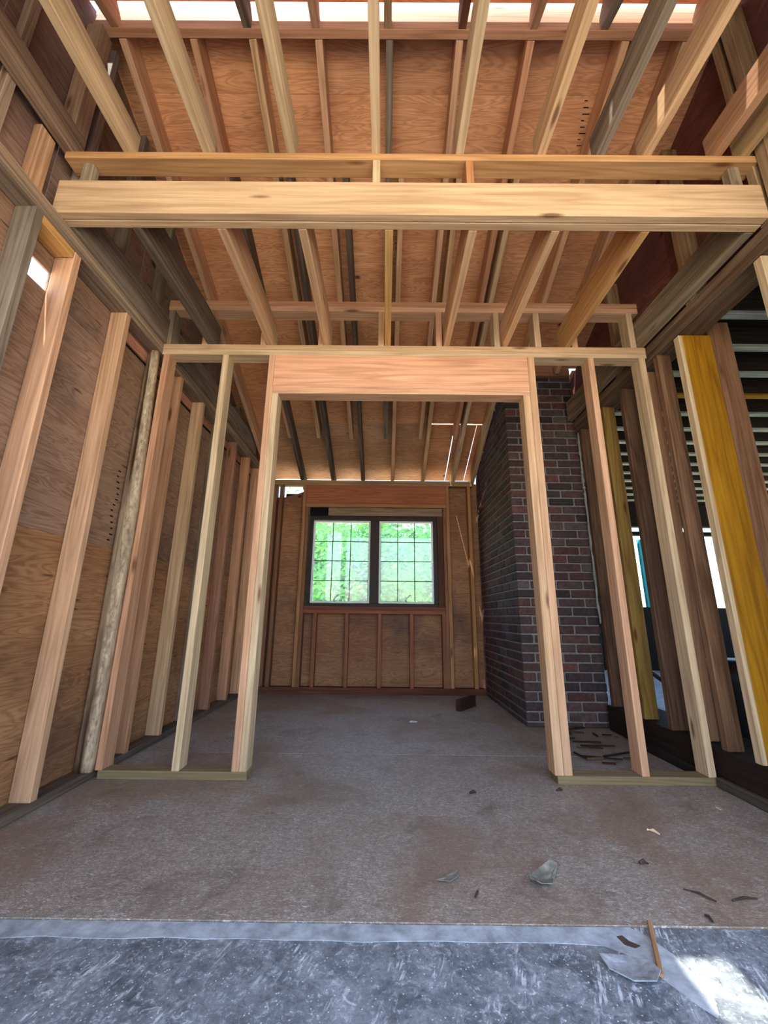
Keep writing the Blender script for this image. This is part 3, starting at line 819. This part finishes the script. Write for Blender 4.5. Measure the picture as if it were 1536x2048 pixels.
# pale mortar smeared down the right corner
V = []; F = []
pts = []; rr = []
for i in range(60):
    zz = 0.75 + 2.0 * i / 59
    pts.append((CX1 + .002 + .006 * mnoise.noise(Vector((zz * 7, 0, 1))), CY0 - .001 + .004 * mnoise.noise(Vector((zz * 9, 5, 1))), zz)); rr.append(max(.002, .008 + .009 * mnoise.noise(Vector((zz * 11, 2, 7)))))
tube(V, F, pts, rr, 6)
rawmesh('mortar_smear', V, F, M['smear'], ch, (1.7, 1.07, .75), smooth=True)

# ================================================================== NEXT ROOM
adj = empty('next_room', (4.0, 2.2, 0), kind='structure', label='dim neighbouring room seen between the right wall studs')
AX0, AX1, AY0, AY1 = 1.98, 7.2, -1.6, 4.60
panel('floor_board', (AX0, AX1), (AY0, AY1), (-0.03, 0.0), M['slab'], adj, grain='X')
panel('floor_board', (1.10, AX0), (2.46, AY1), (-0.03, 0.0), M['slab'], adj, grain='X')
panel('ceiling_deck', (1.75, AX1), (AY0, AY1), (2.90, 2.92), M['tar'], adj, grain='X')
y = 0.30 - .33 * 5
i = 0
while y < AY1 - .1:
    c = lin('#b9bdb8'); 
    box('lath_strip', (1.985, AX1 - .05), (y, y + .062), (2.72, 2.742), M['old'], adj, lin('#c9d2cc') if i != 7 else lin('#b98a1e'))
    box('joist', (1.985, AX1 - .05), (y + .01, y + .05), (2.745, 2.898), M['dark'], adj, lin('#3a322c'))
    y += .333; i += 1
# far wall with windows
W0, W1, WZ0, WZ1 = 3.55, 6.2, .98, 2.19
fyy = (AY1, AY1 + .12)
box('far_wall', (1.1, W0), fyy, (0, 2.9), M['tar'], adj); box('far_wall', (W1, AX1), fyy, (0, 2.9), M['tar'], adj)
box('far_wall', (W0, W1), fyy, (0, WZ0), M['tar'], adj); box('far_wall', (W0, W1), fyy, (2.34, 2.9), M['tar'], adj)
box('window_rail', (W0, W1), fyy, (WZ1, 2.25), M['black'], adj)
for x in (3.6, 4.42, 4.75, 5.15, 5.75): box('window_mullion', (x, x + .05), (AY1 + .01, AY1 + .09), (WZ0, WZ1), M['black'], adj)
for x, c in ((4.33, '#c79a62'), (4.40, '#b58a58')): box('light_post', (x, x + .045), (AY1 - .12, AY1 - .08), (1.0, 2.18), M['fir'], adj, lin(c))
for (xa, xb_, za, lb) in ((4.50, 4.68, 2.17, 'tall turquoise sheet outside the far window of the next room'), (5.22, 5.50, 1.75, 'short turquoise sheet outside the far window of the next room')):
    V = []; F = []
    n = 9
    for k in range(n):
        x_ = xa + (xb_ - xa) * k / (n - 1); y_ = AY1 + .32 + .02 * math.sin(k * 1.7)
        V += [(x_, y_, -.34), (x_, y_, za), (x_, y_ + .006, -.34), (x_, y_ + .006, za)]
    for k in range(n - 1):
        a = 4 * k; F += [[a, a + 4, a + 5, a + 1], [a + 2, a + 3, a + 7, a + 6], [a + 1, a + 5, a + 7, a + 3], [a, a + 2, a + 6, a + 4]]
    F += [[0, 1, 3, 2], [4 * n - 4, 4 * n - 2, 4 * n - 1, 4 * n - 3]]
    rawmesh('plastic_sheet', V, F, M['turq'], None, (xa, AY1 + .3, -.34), label=lb, cat='sheet', group='turquoise sheets outside')
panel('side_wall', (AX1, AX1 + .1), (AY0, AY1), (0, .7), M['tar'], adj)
panel('side_wall', (AX1, AX1 + .1), (AY0, AY1), (2.4, 2.9), M['tar'], adj)  # unseen wall left open between its sheets to brighten the next room
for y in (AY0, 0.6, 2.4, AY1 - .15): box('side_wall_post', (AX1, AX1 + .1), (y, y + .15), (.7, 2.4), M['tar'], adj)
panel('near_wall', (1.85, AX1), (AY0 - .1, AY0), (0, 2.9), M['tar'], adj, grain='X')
beam('leaning_stick', (2.05, 1.7, .62), (2.75, 1.55, .02), .035, .03, M['old'], None, GREYD, label='grey stick leaning behind the studs in the next room', cat='stick')
box('floor_plank', (1.86, 3.4), (1.05, 1.2), (0.001, .05), M['dark'], None, BRND, label='dark plank lying on the floor of the next room', cat='plank')
# dark rounded bin behind the studs
V = []; F = []
prof = [(0.0, .001), (.20, .001), (.215, .03), (.24, .42), (.245, .46), (.225, .50), (.16, .54), (0.0, .555)]
n = 20
for (r_, z_) in prof[1:-1]:
    for k in range(n): V.append((2.27 + r_ * math.cos(2 * math.pi * k / n), 0.52 + r_ * math.sin(2 * math.pi * k / n), z_))
for i in range(len(prof) - 3):
    for k in range(n): F.append([i * n + k, i * n + (k + 1) % n, (i + 1) * n + (k + 1) % n, (i + 1) * n + k])
F.append(list(range(n))[::-1]); F.append([(len(prof) - 3) * n + k for k in range(n)])
rawmesh('bin', V, F, M['bin'], None, (2.27, .52, 0), smooth=True, label='dark rounded bin on the floor of the next room', cat='bin')

# ================================================================== OUTDOORS
pt = panel('ground', (-6, 9), (2.6, 5.6), (-0.6, -0.35), M['earth'], None, col=(1, 1, 1, 1), grain='X', kind='structure')  # unseen pale strip added to bounce sunlight up under the eave
gr = panel('ground', (-40, 40), (5.61, 60), (-0.9, -0.5), M['grass'], None, grain='X', kind='structure')
gr2 = panel('ground', (-40, 40), (-60, -4.21), (-0.5, -0.2), M['earth'], None, grain='X', kind='structure')
gr4 = panel('ground', (7.35, 40), (-4.2, 2.49), (-0.9, -0.5), M['earth'], None, grain='X', kind='structure')
gr3 = panel('ground', (-40, -2.45), (-4.2, 2.49), (-0.9, -0.5), M['earth'], None, grain='X', kind='structure')

def tree(base, height, spread, nleaf, seed, label, lean=(0, 0), lsz=.075):
    rnd = random.Random(seed)
    t = empty('tree', base, label=label, cat='tree', group='trees outside the window')
    bx, by_, bz = base; V = []; F = []; tips = []
    tube(V, F, [(bx + lean[0] * k * height * .45, by_ + lean[1] * k, bz + height * .45 * k) for k in (0, .33, .66, 1)], [.13, .10, .085, .07], 8)
    top = Vector((bx + lean[0] * height * .45, by_ + lean[1], bz + height * .45))
    for i in range(22):
        f = rnd.uniform(.35, 1.0); st = Vector((bx + lean[0] * height * .45 * f, by_ + lean[1] * f, bz + height * .45 * f))
        a = rnd.uniform(0, 6.28); el = rnd.uniform(.3, 1.25); L = spread * rnd.uniform(.6, 1.1)
        d = Vector((math.cos(a) * math.cos(el), math.sin(a) * math.cos(el), math.sin(el)))
        p = [st]
        for k in range(4):
            d = (d + Vector((rnd.uniform(-.25, .25), rnd.uniform(-.25, .25), rnd.uniform(-.1, .25)))).normalized()
            p.append(p[-1] + d * L / 4)
        tube(V, F, p, [.042, .032, .024, .016, .007], 5)
        tips += p[1:]
        for k in range(2):
            s = p[rnd.randint(1, 3)]; d2 = (d + Vector((rnd.uniform(-1, 1), rnd.uniform(-1, 1), rnd.uniform(-.4, .6)))).normalized()
            q = [s, s + d2 * L * .22, s + d2 * L * .42 + Vector((0, 0, .05))]
            tube(V, F, q, [.014, .01, .004], 4); tips += q[1:]
    rawmesh('trunk', V, F, M['bark2'], t, base, smooth=True)
    V = []; F = []
    for i in range(nleaf):
        c = tips[rnd.randrange(len(tips))] + Vector((rnd.gauss(0, .28), rnd.gauss(0, .28), rnd.gauss(0, .24)))
        u = Vector((rnd.uniform(-1, 1), rnd.uniform(-1, 1), rnd.uniform(-.7, .3))).normalized()
        w = u.cross(Vector((rnd.uniform(-1, 1), rnd.uniform(-1, 1), rnd.uniform(-1, 1)))).normalized()
        s = lsz * rnd.uniform(.6, 1.2); b0 = len(V)
        V += [tuple(c - u * s), tuple(c + w * s * .45), tuple(c + u * s), tuple(c - w * s * .45)]
        F.append([b0, b0 + 1, b0 + 2, b0 + 3])
    rawmesh('foliage', V, F, M['leaf'], t, base, kind='stuff')
tree((-0.75, 6.2, -.5), 4.4, 1.35, 9000, 1, 'green leafy tree with fanning branches seen in the left sash')
tree((2.0, 8.0, -.5), 4.8, 1.6, 12000, 2, 'paler leafy tree seen in the right sash', lean=(-.05, 0))
tree((-2.2, 10.5, -.5), 5.8, 2.2, 12000, 3, 'leafy tree farther back at the left edge of the window', lsz=.11)
tree((3.2, 11.5, -.5), 6.2, 2.3, 12000, 4, 'leafy tree farther back behind the right sash', lsz=.11)
tree((0.6, 15.5, -.5), 7.5, 3.0, 14000, 5, 'tallest leafy tree farthest back behind the window mullion', lsz=.16)

# ================================================================== DEBRIS
wood_block = beam('wood_block', (0.645, 1.575, .047), (0.83, 1.80, .047), .045, .093, M['dark'], None, lin('#3d2a20'), b=.004,
                  label='short dark block of wood lying in front of the chimney', cat='block')
curl = lambda cx, cy, k: (lambda x, y: k * ((x - cx) ** 2 + (y - cy) ** 2))
prism('scrap', [(0.165, -0.775), (0.20, -0.74), (0.243, -0.733), (0.238, -0.752), (0.21, -0.768)], .001, .002, M['tint'], None, lin('#6f6a62'), curl(.2, -.755, 6),
      label='small curled grey scrap left of the larger one on the floor', cat='scrap', group='scraps on the floor')
prism('scrap', [(0.448, -0.785), (0.455, -0.75), (0.495, -0.715), (0.545, -0.695), (0.56, -0.715), (0.545, -0.74), (0.53, -0.755), (0.515, -0.785), (0.48, -0.80), (0.46, -0.815)],
      .002, .003, M['tint'], None, lin('#77766a'), curl(.5, -.75, 5), label='larger leaf-shaped grey scrap on the subfloor', cat='scrap', group='scraps on the floor')
beam('splinter', (0.712, -0.935, .008), (0.635, -1.10, .004), .011, .008, M['fir'], None, lin('#a8825c'), label='long wood splinter lying across the grey strip', cat='splinter')
prism('flooring_flake', [(0.52, -1.05), (0.58, -1.045), (0.628, -1.07), (0.635, -1.10), (0.61, -1.125), (0.565, -1.115), (0.525, -1.085)], .0, .003, M['tint'], None, lin('#878b8f'), curl(.57, -1.08, 3),
      label='peeled grey flooring flake beside the long splinter', cat='flake')
prism('flooring_flake', [(0.602, -0.975), (0.618, -0.972), (0.625, -0.99), (0.645, -1.005), (0.628, -1.012), (0.608, -1.002)], -.0012, .0012, M['tint'], None, lin('#4b3c31'),
      label='brown torn flake on the end of the grey strip', cat='flake')
tw = [((0.905, -0.79), (0.96, -0.845), 'bent dark twig on the subfloor at the right', .004), ((1.01, -0.84), (1.09, -0.83), 'dark twig at the right edge of the floor', .004),
      ((0.885, -0.90), (0.887, -0.928), 'tiny upright-looking chip by the floor seam', .004), ((1.015, -0.44), (1.04, -0.475), 'pale wood chip on the subfloor before the right plate', .006),
      ((0.815, -0.085), (0.845, -0.08), 'dark crumb beside the right bottom plate', .007), ((0.40, -0.13), (0.43, -0.125), 'dark crumb in the doorway centre', .008),
      ((0.85, -0.665), (0.875, -0.672), 'brown crumb behind the bent twig', .008), ((0.27, -0.84), (0.285, -0.81), 'small dark crumb between the two grey scraps', .004)]
for a, b_, lb, r_ in tw:
    V = []; F = []
    m_ = ((a[0] + b_[0]) / 2 + .004, (a[1] + b_[1]) / 2 + .006)
    tube(V, F, [(a[0], a[1], r_), (m_[0], m_[1], r_ * 1.4), (b_[0], b_[1], r_)], [r_ * .6, r_, r_ * .5], 6)
    rawmesh('twig' if r_ < .005 else 'wood_crumb', V, F, M['tint'], None, (a[0], a[1], 0), lin('#c9b08a') if 'pale' in lb else lin('#3b3029'), label=lb, cat='twig' if r_ < .005 else 'crumb')
prism('paper_scrap', [(0.20, 1.19), (0.25, 1.175), (0.265, 1.205), (0.215, 1.225)], .001, .002, M['white'], None, label='white paper scrap on the subfloor beyond the doorway', cat='paper')
random.seed(21)
for i in range(26):
    x = random.uniform(1.12, 1.58); y = random.uniform(.30, .98); a = random.uniform(-.6, .6) + (0 if random.random() < .7 else 1.4); L = random.uniform(.06, .22)
    c = random.choice(['#3a251b', '#4a2f20', '#5e4430', '#2c1f19', '#7a5c42'])
    x1 = min(1.60, x + L * math.cos(a)); y1 = min(1.03, y + L * math.sin(a))
    if abs(x1 - x) + abs(y1 - y) < .03: x1 = x - .06
    beam('wood_sliver', (x, y, .006 + .0006 * i), (x1, y1, .006 + .0006 * i), .012, .008, M['dark'], None, lin(c), b=.002,
         label='dark wood sliver among the debris at the foot of the chimney', cat='sliver', group='wood slivers by the chimney')
